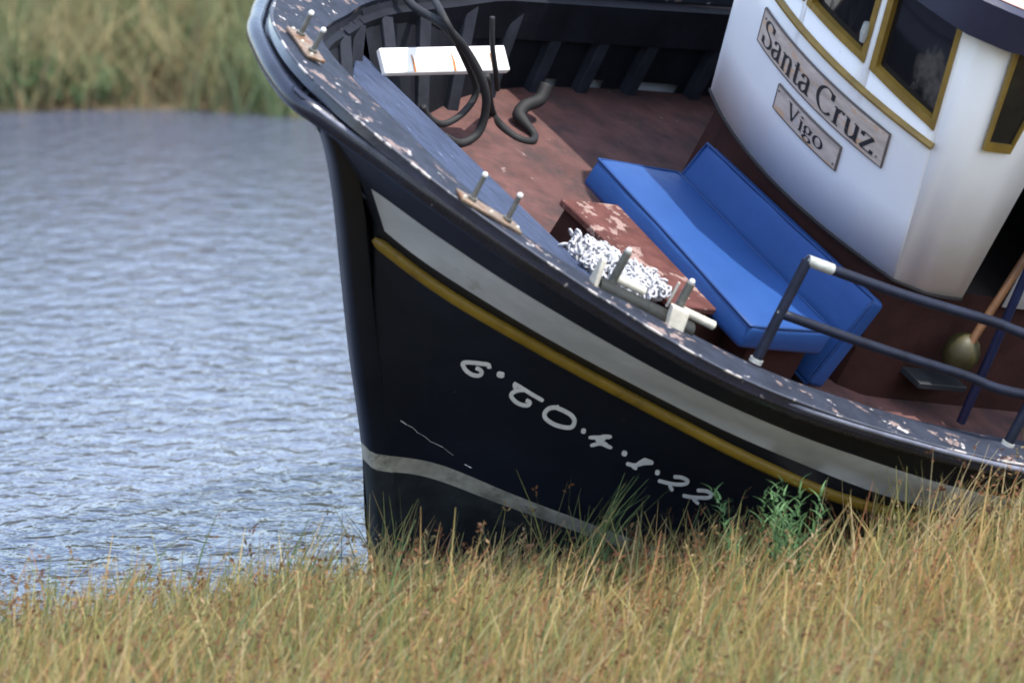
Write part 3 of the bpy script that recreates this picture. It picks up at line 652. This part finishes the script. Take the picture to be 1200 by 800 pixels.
# white plank along the starboard bulwark
pl = empty('white_plank'); boatspace(pl); tag(pl, 'white painted plank with rust stains fixed across the dark frames in the bow', 'plank')
P = [at(445, 55, z=.50), at(590, 53, y=1.12)]
A = Vector((-1.62, 1.185, .43)); Bq = Vector((-.86, 1.20, .505))
A = at(445, 56, y=1.17); Bq = at(591, 53, y=1.22); dn = Vector((0, -.10, -.067)) * 1.02; th = Vector((.0, .012, -.028))
g = G(); g.hexa([A + dn + th, Bq + dn + th, Bq + th, A + th], [A + dn, Bq + dn, Bq, A]); g.build('board', 'plank', pl, bevel=.006)
for t in (.23, .55, .86):
    c = A.lerp(Bq, t) ; g = G(); nn = Vector((0, -.055, .083)).normalized() * .003; w = (Bq - A).normalized() * .008
    g.add([c + dn * .32 + nn - w * .3, c + dn * .32 + nn + w * .5, c + dn * .65 + nn + w * 1.6, c + dn + nn + w * 1.1, c + dn + nn - w * .8, c + dn * .6 + nn - w * .2], [(0, 1, 2, 3, 4, 5)]); g.build('rust_streak', 'rust', pl, fixn=False)

def hose(pts, r, lab, n=10):
    g = G(); g.tube(catmull(pts, 8), r, n); o = g.build('black_hose', 'rubber', None, angle=180); boatspace(o); return tag(o, lab, 'hose', 'hoses coiled in the bow')
hose([at(463, -30, z=.55), at(482, 5, z=.52), at(520, 30, y=1.0), at(548, 62, y=.95), at(567, 100, y=.9), at(569, 130, y=.88), at(560, 156, y=.86), at(540, 168, y=.85), at(520, 160, y=.86)], .020, 'black rubber hose hanging in a long loop over the white plank')
hose([at(498, -20, z=.55), at(520, 20, y=1.0), at(545, 70, y=.98), at(558, 105, y=.95), at(545, 130, y=.92), at(522, 145, y=.9), at(505, 140, y=.9), at(495, 125, y=.92)], .016, 'thinner black hose hanging inside the longer loop')
hose([at(570, 90, y=1.0), at(576, 130, z=.03), at(588, 148, z=.02), at(606, 162, z=.02), at(622, 166, z=.02), at(626, 158, z=.03), at(614, 143, z=.05), at(608, 134, z=.06), at(616, 124, z=.09), at(632, 117, z=.12), at(640, 100, z=.18)], [.019] * 42 + [.019 + .012 * min(1, k / 10) for k in range(39)], 'black hose curling across the red deck with a thick dark end against the bulwark')
hose([at(577, 20, y=1.12), at(577, 54, y=1.08), at(581, 84, y=1.06), at(583, 105, y=1.08)], .012, 'thin black strap hanging straight down across the plank')
# white knotted net heaped between hatch and rail
def net(name, cpx, lab):
    g = G(); cs = [at(x, y, z=zz) for x, y, zz in cpx]
    rg = random.Random(5)
    for c in cs: g.ball(c + Vector((0, 0, -.012)), (.05, .05, .035), 10)
    for k in range(430):
        c = rg.choice(cs) + Vector((rg.gauss(0, .036), rg.gauss(0, .036), 0)); c.z += rg.uniform(.0, .035)
        r = rg.uniform(.014, .024); ax = Vector((rg.gauss(0, 1), rg.gauss(0, 1), rg.gauss(0, 1))).normalized(); b = ax.orthogonal().normalized(); d2 = ax.cross(b)
        g.tube([c + b * r * math.cos(t * 1.05) + d2 * r * math.sin(t * 1.05) * rg.uniform(.6, 1) for t in range(7)], .0062, 5, cap=False)
    o = g.build(name, 'rope', None, fixn=False, angle=180); boatspace(o); return tag(o, lab, 'net')
net('white_net', [(676, 300, .30), (690, 292, .32), (704, 300, .34), (718, 308, .34), (698, 312, .32), (735, 318, .33), (745, 330, .33), (756, 330, .34), (768, 340, .34), (728, 330, .33), (740, 340, .33)], 'heap of white knotted net beside the red hatch and roller fairlead')

# things at the port doorway
o = G().tube([at(1118, 434, y=-1.02), at(1160, 366, y=-.99), at(1204, 298, y=-.96), at(1240, 240, y=-.93)], [.022, .02, .02, .02], 10).build('wooden_oar', 'wood', None); boatspace(o); tag(o, 'varnished brown wooden oar shaft leaning in the wheelhouse doorway', 'oar')
o = G().ball(at(1126, 414, y=-.98), (.085, .085, .10), 16).build('olive_buoy', 'olive', None); boatspace(o)
c = at(1126, 414, y=-.98); ring_ = [c + Vector((.02 * math.cos(t), .02 * math.sin(t), .10 + .02)) for t in np.linspace(0, 6.28, 13)]
tag(o, 'dull olive yellow round buoy at the foot of the oar', 'buoy')
a, b = at(1076, 446, y=-.96), at(1130, 452, y=-.96)
g = G(); g.box((a.x, -.98, a.z - .03), (b.x, -.80, a.z)); g.build('side_step', 'greyplank', boat, bevel=.005)

# ------------------------------------------------------------ ground, water, far bank
def shore(x): return -2.05 + 1.05 / (1 + math.exp(-(x + 1.3) / .35)) + 1.6 / (1 + math.exp(-(x - 1.6) / .5))
def gz(x, y):
    s = shore(x) - y                                # metres landward of the shoreline
    h = .16 * math.tanh(s / .8) if s > 0 else max(-1.2, .45 * s)
    return h + .03 * math.sin(x * 2.3 + y) * math.sin(y * 1.7) * (1 if s > 0 else 0) + (.09 * max(0, min(1, (x - .6) / 1.6)) if s > 0 else 0)
XS = np.r_[np.linspace(-400, -14, 14), np.linspace(-12, 12, 97), np.linspace(14, 400, 14)]
YS = np.r_[np.linspace(-400, -14, 12), np.linspace(-12, 6, 91), np.linspace(7, 15, 9)]
g = G(); g.grid([[(x, y, gz(x, y) if abs(x) < 13 and y > -13 else (.25 if y < shore(0) - 3 else gz(max(-12, min(12, x)), y))) for x in XS] for y in YS])
def noisemat(name, cols, scale, rough=.9, bump=.5):
    m = bpy.data.materials.new(name); m.use_nodes = True; n = m.node_tree; b = n.nodes['Principled BSDF']; b.inputs['Roughness'].default_value = rough
    tc = n.nodes.new('ShaderNodeTexCoord'); t = n.nodes.new('ShaderNodeTexNoise'); t.inputs['Scale'].default_value = scale; t.inputs['Detail'].default_value = 8
    n.links.new(tc.outputs['Object'], t.inputs['Vector']); r = n.nodes.new('ShaderNodeValToRGB'); r.color_ramp.elements[0].position = .3; r.color_ramp.elements[1].position = .7
    r.color_ramp.elements[0].color = (*cols[0], 1); r.color_ramp.elements[1].color = (*cols[1], 1); n.links.new(t.outputs['Fac'], r.inputs[0]); n.links.new(r.outputs[0], b.inputs['Base Color'])
    bm_ = n.nodes.new('ShaderNodeBump'); bm_.inputs['Strength'].default_value = bump; n.links.new(t.outputs['Fac'], bm_.inputs['Height']); n.links.new(bm_.outputs[0], b.inputs['Normal']); return m
mud = noisemat('marsh_soil', ((.05, .04, .022), (.11, .085, .045)), 6)
o = g.build('ground', mud); tag(o, 'marshy ground of the near bank', None, None, 'structure')
FB = 16.7
def fz(x, y):
    d = y - FB - .35 * math.sin(x * .9) - .25 * math.sin(x * 2.3 + 1)
    return max(-1.0, d * .6) if d < 0 else min(.5, .25 * d)
YS2 = np.r_[np.linspace(14.5, 22, 31), np.linspace(24, 60, 10), np.linspace(80, 1500, 12)]
XS2 = np.r_[np.linspace(-1200, -20, 12), np.linspace(-18, 18, 73), np.linspace(20, 1200, 12)]
g = G(); g.grid([[(x, y, fz(x, y)) for x in XS2] for y in YS2])
o = g.build('far_bank', noisemat('far_bank_soil', ((.08, .06, .03), (.15, .115, .06)), 2)); tag(o, 'flat far bank of the creek', None, None, 'structure')

wm = bpy.data.materials.new('creek_water'); wm.use_nodes = True; n = wm.node_tree; b = n.nodes['Principled BSDF']
b.inputs['Base Color'].default_value = (.082, .095, .138, 1); b.inputs['Roughness'].default_value = .10; b.inputs['IOR'].default_value = 1.33
tc = n.nodes.new('ShaderNodeTexCoord'); mp = n.nodes.new('ShaderNodeMapping'); n.links.new(tc.outputs['Object'], mp.inputs[0]); mp.inputs['Scale'].default_value = (1.35, 1.0, 1); mp.inputs['Rotation'].default_value = (0, 0, .15)
t1_ = n.nodes.new('ShaderNodeTexNoise'); t1_.inputs['Scale'].default_value = 4.6; t1_.inputs['Detail'].default_value = 3; t1_.inputs['Roughness'].default_value = .5; t1_.inputs['Distortion'].default_value = .4
t2_ = n.nodes.new('ShaderNodeTexNoise'); t2_.inputs['Scale'].default_value = .8; t2_.inputs['Detail'].default_value = 3
for t in (t1_, t2_): n.links.new(mp.outputs[0], t.inputs['Vector'])
b1_ = n.nodes.new('ShaderNodeBump'); b1_.inputs['Strength'].default_value = 1.0; b1_.inputs['Distance'].default_value = .042; n.links.new(t1_.outputs['Fac'], b1_.inputs['Height'])
b2_ = n.nodes.new('ShaderNodeBump'); b2_.inputs['Strength'].default_value = .25; b2_.inputs['Distance'].default_value = .07; n.links.new(t2_.outputs['Fac'], b2_.inputs['Height'])
n.links.new(b2_.outputs[0], b1_.inputs['Normal']); n.links.new(b1_.outputs[0], b.inputs['Normal'])
g = G(); g.add([(-1200, -6, 0), (1200, -6, 0), (1200, 20, 0), (-1200, 20, 0)], [(0, 1, 2, 3)])
o = g.build('water', wm); tag(o, 'rippled blue grey creek water', None, None, 'structure')

# ------------------------------------------------------------ vegetation
def leafmat(name, trans=.45):
    m = bpy.data.materials.new(name); m.use_nodes = True; n = m.node_tree; b = n.nodes['Principled BSDF']; b.inputs['Roughness'].default_value = .55; b.inputs['Specular IOR Level'].default_value = .25
    at_ = n.nodes.new('ShaderNodeAttribute'); at_.attribute_name = 'col'; n.links.new(at_.outputs['Color'], b.inputs['Base Color'])
    tr = n.nodes.new('ShaderNodeBsdfTranslucent'); n.links.new(at_.outputs['Color'], tr.inputs['Color']); mx = n.nodes.new('ShaderNodeMixShader'); mx.inputs[0].default_value = trans
    n.links.new(b.outputs[0], mx.inputs[1]); n.links.new(tr.outputs[0], mx.inputs[2]); n.links.new(mx.outputs[0], n.nodes['Material Output'].inputs[0]); return m
LEAF = leafmat('grass_blades')
def blades(name, base, hgt, lean, wid, col, droop=.35, seg=3, mat_=LEAF, heads=None, hcol=None, hsize=None):
    "base Nx3, hgt N, lean Nx2 (tip offset), wid N, col Nx3 -> one mesh of bent ribbons (plus seed heads)"
    N = len(base); a = rng.uniform(0, math.pi, N); side = np.stack([np.cos(a), np.sin(a), np.zeros(N)], 1)
    V = []; C = []
    for k in range(seg + 1):
        t = k / seg; z = hgt * (t - droop * .25 * t ** 3 * np.linalg.norm(lean, axis=1) / np.maximum(hgt, .01)); off = lean * (t ** 1.8)[..., None] if False else lean * (t ** 1.8)
        c = base + np.stack([off[:, 0], off[:, 1], z], 1); w = wid * (1 - .85 * t ** 1.5)
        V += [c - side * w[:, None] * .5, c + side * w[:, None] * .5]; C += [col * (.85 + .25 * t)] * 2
    V = np.stack(V, 1).reshape(-1, 3); C = np.stack(C, 1).reshape(-1, 3); st = 2 * (seg + 1)
    idx = np.arange(N)[:, None] * st
    F = np.concatenate([idx + np.array([2 * k, 2 * k + 1, 2 * k + 3, 2 * k + 2]) for k in range(seg)], 0)
    if heads is not None and len(heads):
        hi = heads; K = 5                                  # little bunched spikelets near the tip
        tipz = hgt[hi] * (1 - droop * .25 * np.linalg.norm(lean[hi], axis=1) / np.maximum(hgt[hi], .01))
        tip = base[hi] + np.stack([lean[hi, 0], lean[hi, 1], tipz], 1)
        vs = []; cs = []; fs = []; o0 = len(V)
        for k in range(K):
            d = rng.normal(0, 1, (len(hi), 3)); d[:, 2] = np.abs(d[:, 2]) * .8 ; d /= np.linalg.norm(d, axis=1)[:, None]; s_ = hsize * rng.uniform(.6, 1.3, len(hi))
            c0 = tip + d * (s_ * .2)[:, None] - np.array([0, 0, 1]) * (rng.uniform(0, .05, len(hi)))[:, None]; c1 = c0 + d * s_[:, None]; sd_ = np.cross(d, rng.normal(0, 1, (len(hi), 3))); sd_ /= np.linalg.norm(sd_, axis=1)[:, None]
            m_ = (c0 + c1) / 2; w_ = (s_ * .22)[:, None]
            q = np.stack([c0, m_ - sd_ * w_, c1, m_ + sd_ * w_], 1).reshape(-1, 3); vs.append(q); cs.append(np.repeat(hcol * rng.uniform(.7, 1.25, (len(hi), 1)), 4, 0)); fs.append(o0 + np.arange(len(hi) * 4).reshape(-1, 4)); o0 += len(q)
        V = np.concatenate([V] + vs); C = np.concatenate([C] + cs); F = np.concatenate([F] + fs)
    me = bpy.data.meshes.new(name); me.vertices.add(len(V)); me.vertices.foreach_set('co', V.ravel()); me.loops.add(F.size); me.loops.foreach_set('vertex_index', F.ravel().astype(np.int32))
    me.polygons.add(len(F)); me.polygons.foreach_set('loop_start', np.arange(0, F.size, 4, dtype=np.int32)); me.polygons.foreach_set('loop_total', np.full(len(F), 4, dtype=np.int32))
    ca = me.attributes.new('col', 'FLOAT_COLOR', 'POINT'); ca.data.foreach_set('color', np.concatenate([np.clip(C, 0, 1), np.ones((len(C), 1))], 1).ravel())
    me.update(); me.validate(); me.materials.append(mat_); o = bpy.data.objects.new(name, me); COL.objects.link(o); return o
def pick(cols, p, N, jit=.25):
    c = np.array(cols)[rng.choice(len(cols), N, p=np.array(p) / sum(p))]; return c * rng.uniform(1 - jit, 1 + jit, (N, 1)) * rng.uniform(.93, 1.07, (N, 3))
STRAW, OLIVE, GREEN, RUST, DRY = (.465, .35, .138), (.30, .285, .10), (.17, .235, .10), (.40, .20, .10), (.545, .44, .235)
def lowfreq(x, y, s, seed):
    r = np.random.default_rng(seed); v = 0
    for k in range(6):
        a, b, c = r.normal(0, s, 2).tolist() + [r.uniform(0, 6.28)]; v = v + np.sin(a * x + b * y + c)
    return v / 6
N = 150000
bx = rng.uniform(-5.2, 5.2, N); by = rng.uniform(-9.5, 1.6, N)
tuft = rng.random(N) < .6; tx_ = np.round(bx / .16) * .16 + .07 * np.sin(by * 37); ty_ = np.round(by / .16) * .16 + .07 * np.sin(bx * 41)
bx = np.where(tuft, tx_ + rng.normal(0, .035, N), bx); by = np.where(tuft, ty_ + rng.normal(0, .035, N), by)
sh = np.array([shore(x) for x in bx]); keep = (sh - by) > rng.uniform(-.12, .25, N)
# nothing grows through the boat: drop blades standing inside the hull
def inside(x, y, z, pad=.02):
    P = (np.stack([x, y, z], 1) - np.array(BO)) @ np.array(BM); r = np.zeros(len(x), bool)
    for i, (X, Y, Z) in enumerate(P):
        if -3.2 < X < 6 and -1.8 < Z < zcap(X) and abs(Y) < hull_half(X, Z) + pad: r[i] = True
    return r
bz = np.array([gz(x, y) for x, y in zip(bx, by)])
near = (by > -3.5) & (bx > -1.6)
ins = np.zeros(N, bool); ii = np.where(near & keep)[0]
for hz in (.0, .2, .4): ins[ii] |= inside(bx[ii], by[ii], bz[ii] + hz)
keep &= ~ins
bx, by, bz = bx[keep], by[keep], bz[keep]; N = len(bx)
h = (rng.gamma(9, .031, N)) * (1 + .28 * lowfreq(bx, by, 2.2, 3)); h = np.clip(h, .10, .62) * np.clip(1 + .12 * (bx - .5) / 2, .75, 1.12)
edge = np.array([shore(x) for x in bx]) - by; h *= np.where((bx > -.8) & (bx < 1.5) & (by > -2.6), .80, 1.0) * np.clip(.55 + edge * .9, .55, 1.0)
lf = lowfreq(bx, by, 1.6, 9)
col = pick([STRAW, OLIVE, GREEN, RUST, DRY], [5, 4, 2.4, 1.8, 2.4], N); col = col * (1 + .18 * lf[:, None] * np.array([1, .3, .2]))
lean = np.stack([rng.normal(.10, .11, N), rng.normal(0, .10, N)], 1) * (h / .4)[:, None]
wid = rng.uniform(.005, .013, N)
heads = np.where(rng.random(N) < np.where(edge < .7, .26, .10))[0]
hc = pick([(.21, .10, .05), (.28, .17, .08), (.16, .075, .045), (.34, .25, .13)], [4, 3, 2, 2], len(heads))
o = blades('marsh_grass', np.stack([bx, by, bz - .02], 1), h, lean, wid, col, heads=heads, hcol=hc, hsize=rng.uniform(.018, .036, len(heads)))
tag(o, 'dry straw and rust coloured marsh grass covering the near bank', 'grass', None, 'stuff')

# reeds on the far bank
def blades2(name, base, hgt, lean, wid, c0, c1):
    o = blades(name, base, hgt, lean, wid, c0, seg=3); me = o.data; N = len(base); k = 8
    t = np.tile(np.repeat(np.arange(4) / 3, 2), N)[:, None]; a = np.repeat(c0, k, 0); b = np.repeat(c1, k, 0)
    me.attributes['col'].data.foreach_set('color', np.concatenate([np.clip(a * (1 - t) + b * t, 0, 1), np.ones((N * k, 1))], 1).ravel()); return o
N = 42000
bx = rng.uniform(-17, 17, N); dd = rng.gamma(1.3, 1.5, N); by = FB + .35 * np.sin(bx * .9) + .25 * np.sin(bx * 2.3 + 1) - .08 + dd
bz = np.array([fz(x, y) for x, y in zip(bx, by)])
g1 = lowfreq(bx, by * .3, 1.5, 21); g2 = lowfreq(bx, by * .4, 3.2, 22)
h = rng.uniform(.7, 1.25, N) * (1 + .35 * g1) * np.clip(.5 + dd * .45, .5, 1.15)
gr = np.clip(.45 + 1.1 * g1 + .8 * g2 + rng.normal(0, .25, N), 0, 1)[:, None]
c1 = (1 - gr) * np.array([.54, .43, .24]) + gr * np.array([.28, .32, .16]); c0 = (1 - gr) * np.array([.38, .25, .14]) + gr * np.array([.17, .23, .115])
j = rng.uniform(.75, 1.25, (N, 1)); lean = np.stack([rng.normal(.08, .26, N), rng.normal(-.03, .18, N)], 1)
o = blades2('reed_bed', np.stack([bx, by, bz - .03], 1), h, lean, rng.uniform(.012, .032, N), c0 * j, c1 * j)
tag(o, 'blurred bank of green and straw reeds across the water', 'reeds', None, 'stuff')
bush = []
for k in range(120):
    x = rng.uniform(-16, 16); r = rng.uniform(.3, .72); y = FB + .35 * math.sin(x * .9) + .25 * math.sin(x * 2.3 + 1) + rng.uniform(.15, 1.1); n_ = int(420 * r / .4)
    d = rng.normal(0, 1, (n_, 3)); d /= np.linalg.norm(d, axis=1)[:, None]; p = d * (rng.random(n_) ** .4)[:, None] * np.array([r, r * .7, r * .85]); p[:, 2] = np.abs(p[:, 2]) + fz(x, y)
    bush.append((p + np.array([x, y, 0]), np.tile(np.array([(.19, .26, .125), (.25, .29, .16), (.30, .31, .18), (.15, .22, .10)][k % 4]), (n_, 1))))
P_ = np.concatenate([b[0] for b in bush]); C_ = np.concatenate([b[1] for b in bush]) * rng.uniform(.7, 1.3, (sum(len(b[0]) for b in bush), 1)); n_ = len(P_)
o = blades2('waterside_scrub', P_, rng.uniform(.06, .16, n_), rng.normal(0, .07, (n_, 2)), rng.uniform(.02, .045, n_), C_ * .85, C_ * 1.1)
tag(o, 'low grey green scrub along the foot of the far reeds', 'scrub', None, 'stuff')
N = 26000
bx = rng.uniform(-45, 45, N); by = rng.uniform(21, 75, N); bz = np.full(N, .45)
c = pick([(.25, .19, .10), (.20, .16, .08), (.14, .13, .065)], [3, 2, 1], N); h = rng.uniform(.5, 1.1, N)
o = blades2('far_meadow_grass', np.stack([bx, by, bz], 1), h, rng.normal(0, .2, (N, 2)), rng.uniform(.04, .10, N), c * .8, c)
tag(o, 'straw coloured meadow grass beyond the reeds', 'grass', None, 'stuff')

# rush clumps and a leafy plant that stand out of the grass
def gpt(px, dist_y): return ((px - 600) / 260 * (30 + dist_y) / 30, dist_y)
def clump(name, px, y, n, hh, cols, ln, lab, cat='rush', sp=.05, w=(.006, .012), head=0, grp=None):
    x, y = gpt(px, y); b = np.stack([rng.normal(x, sp, n), rng.normal(y, sp, n), np.full(n, gz(x, y) - .03)], 1); h = rng.uniform(.55, 1, n) * hh
    le = np.stack([rng.normal(ln, .10, n), rng.normal(0, .08, n)], 1) * (h / .5)[:, None]; hd = np.where(rng.random(n) < head)[0]
    o = blades(name, b - np.array([x, y, 0]), h, le, rng.uniform(*w, n), pick(cols, [1] * len(cols), n, .2), heads=hd if len(hd) else None, hcol=pick([(.17, .075, .035)], [1], len(hd)) if len(hd) else None, hsize=rng.uniform(.02, .035, len(hd)) if len(hd) else None, seg=4)
    o.location = (x, y, 0); return tag(o, lab, cat, grp)
clump('rush_clump', 685, -1.5, 50, .62, [GREEN, (.10, .14, .05), OLIVE], .16, 'tall green rush clump leaning right below the white lettering')
clump('rush_clump', 452, -1.3, 44, .55, [OLIVE, STRAW, (.09, .11, .045)], .04, 'olive rush clump rising against the foot of the stem')
clump('rush_clump', 500, -1.45, 34, .36, [STRAW, RUST, OLIVE], .14, 'straw rush clump leaning in front of the grey boot stripe', head=.3)
clump('rush_clump', 640, -1.4, 8, .60, [OLIVE, (.11, .10, .05)], .0, 'few thin upright stems standing against the black hull', sp=.02, head=.4)
clump('rush_clump', 755, -1.7, 22, .50, [RUST, STRAW], .05, 'rusty brown stems below the last white digits', sp=.05, head=.4)
clump('dry_stalks', 1085, -2.1, 18, .78, [DRY, (.3, .25, .17)], .13, 'pale dry stalks leaning across the grey stripe under the railing', 'stalks', sp=.07, w=(.005, .009), head=.7)
clump('dry_stalks', 1160, -2.2, 18, .66, [DRY, STRAW], .08, 'dry straw stalks with brown heads below the railing foot', 'stalks', sp=.06, head=.7)
def leafy(px, y, hh, n, lab):
    x, y = gpt(px, y); B_, H_, L_, W_, C_ = [], [], [], [], []
    for k in range(n):
        ox, oy = rng.normal(0, .075, 2); h = hh * rng.uniform(.6, 1); tx_, ty_ = rng.normal(0, .07, 2)
        B_.append((ox, oy, 0)); H_.append(h); L_.append((tx_, ty_)); W_.append(.008); C_.append((.06, .10, .032))
        for q in range(22):
            t = .25 + .75 * q / 21; a = q * 2.4 + k; r = .085 * (1.25 - t * .6)
            B_.append((ox + tx_ * t ** 1.8, oy + ty_ * t ** 1.8, h * t)); H_.append(r * rng.uniform(.5, 1.0)); L_.append((r * math.cos(a) * .9, r * math.sin(a) * .9)); W_.append(.013); C_.append((.15, .28, .12))
    B_ = np.array(B_); B_[:, 2] += gz(x, y) - .02; C_ = np.array(C_) * rng.uniform(.75, 1.25, (len(C_), 1))
    o = blades('leafy_plant', B_, np.array(H_), np.array(L_), np.array(W_), C_); o.location = (x, y, 0); return tag(o, lab, 'plant')
leafy(925, -2.05, .60, 9, 'bright green leafy plant growing below the yellow moulding')
leafy(890, -2.05, .52, 4, 'smaller green leafy shoot beside the bright plant')
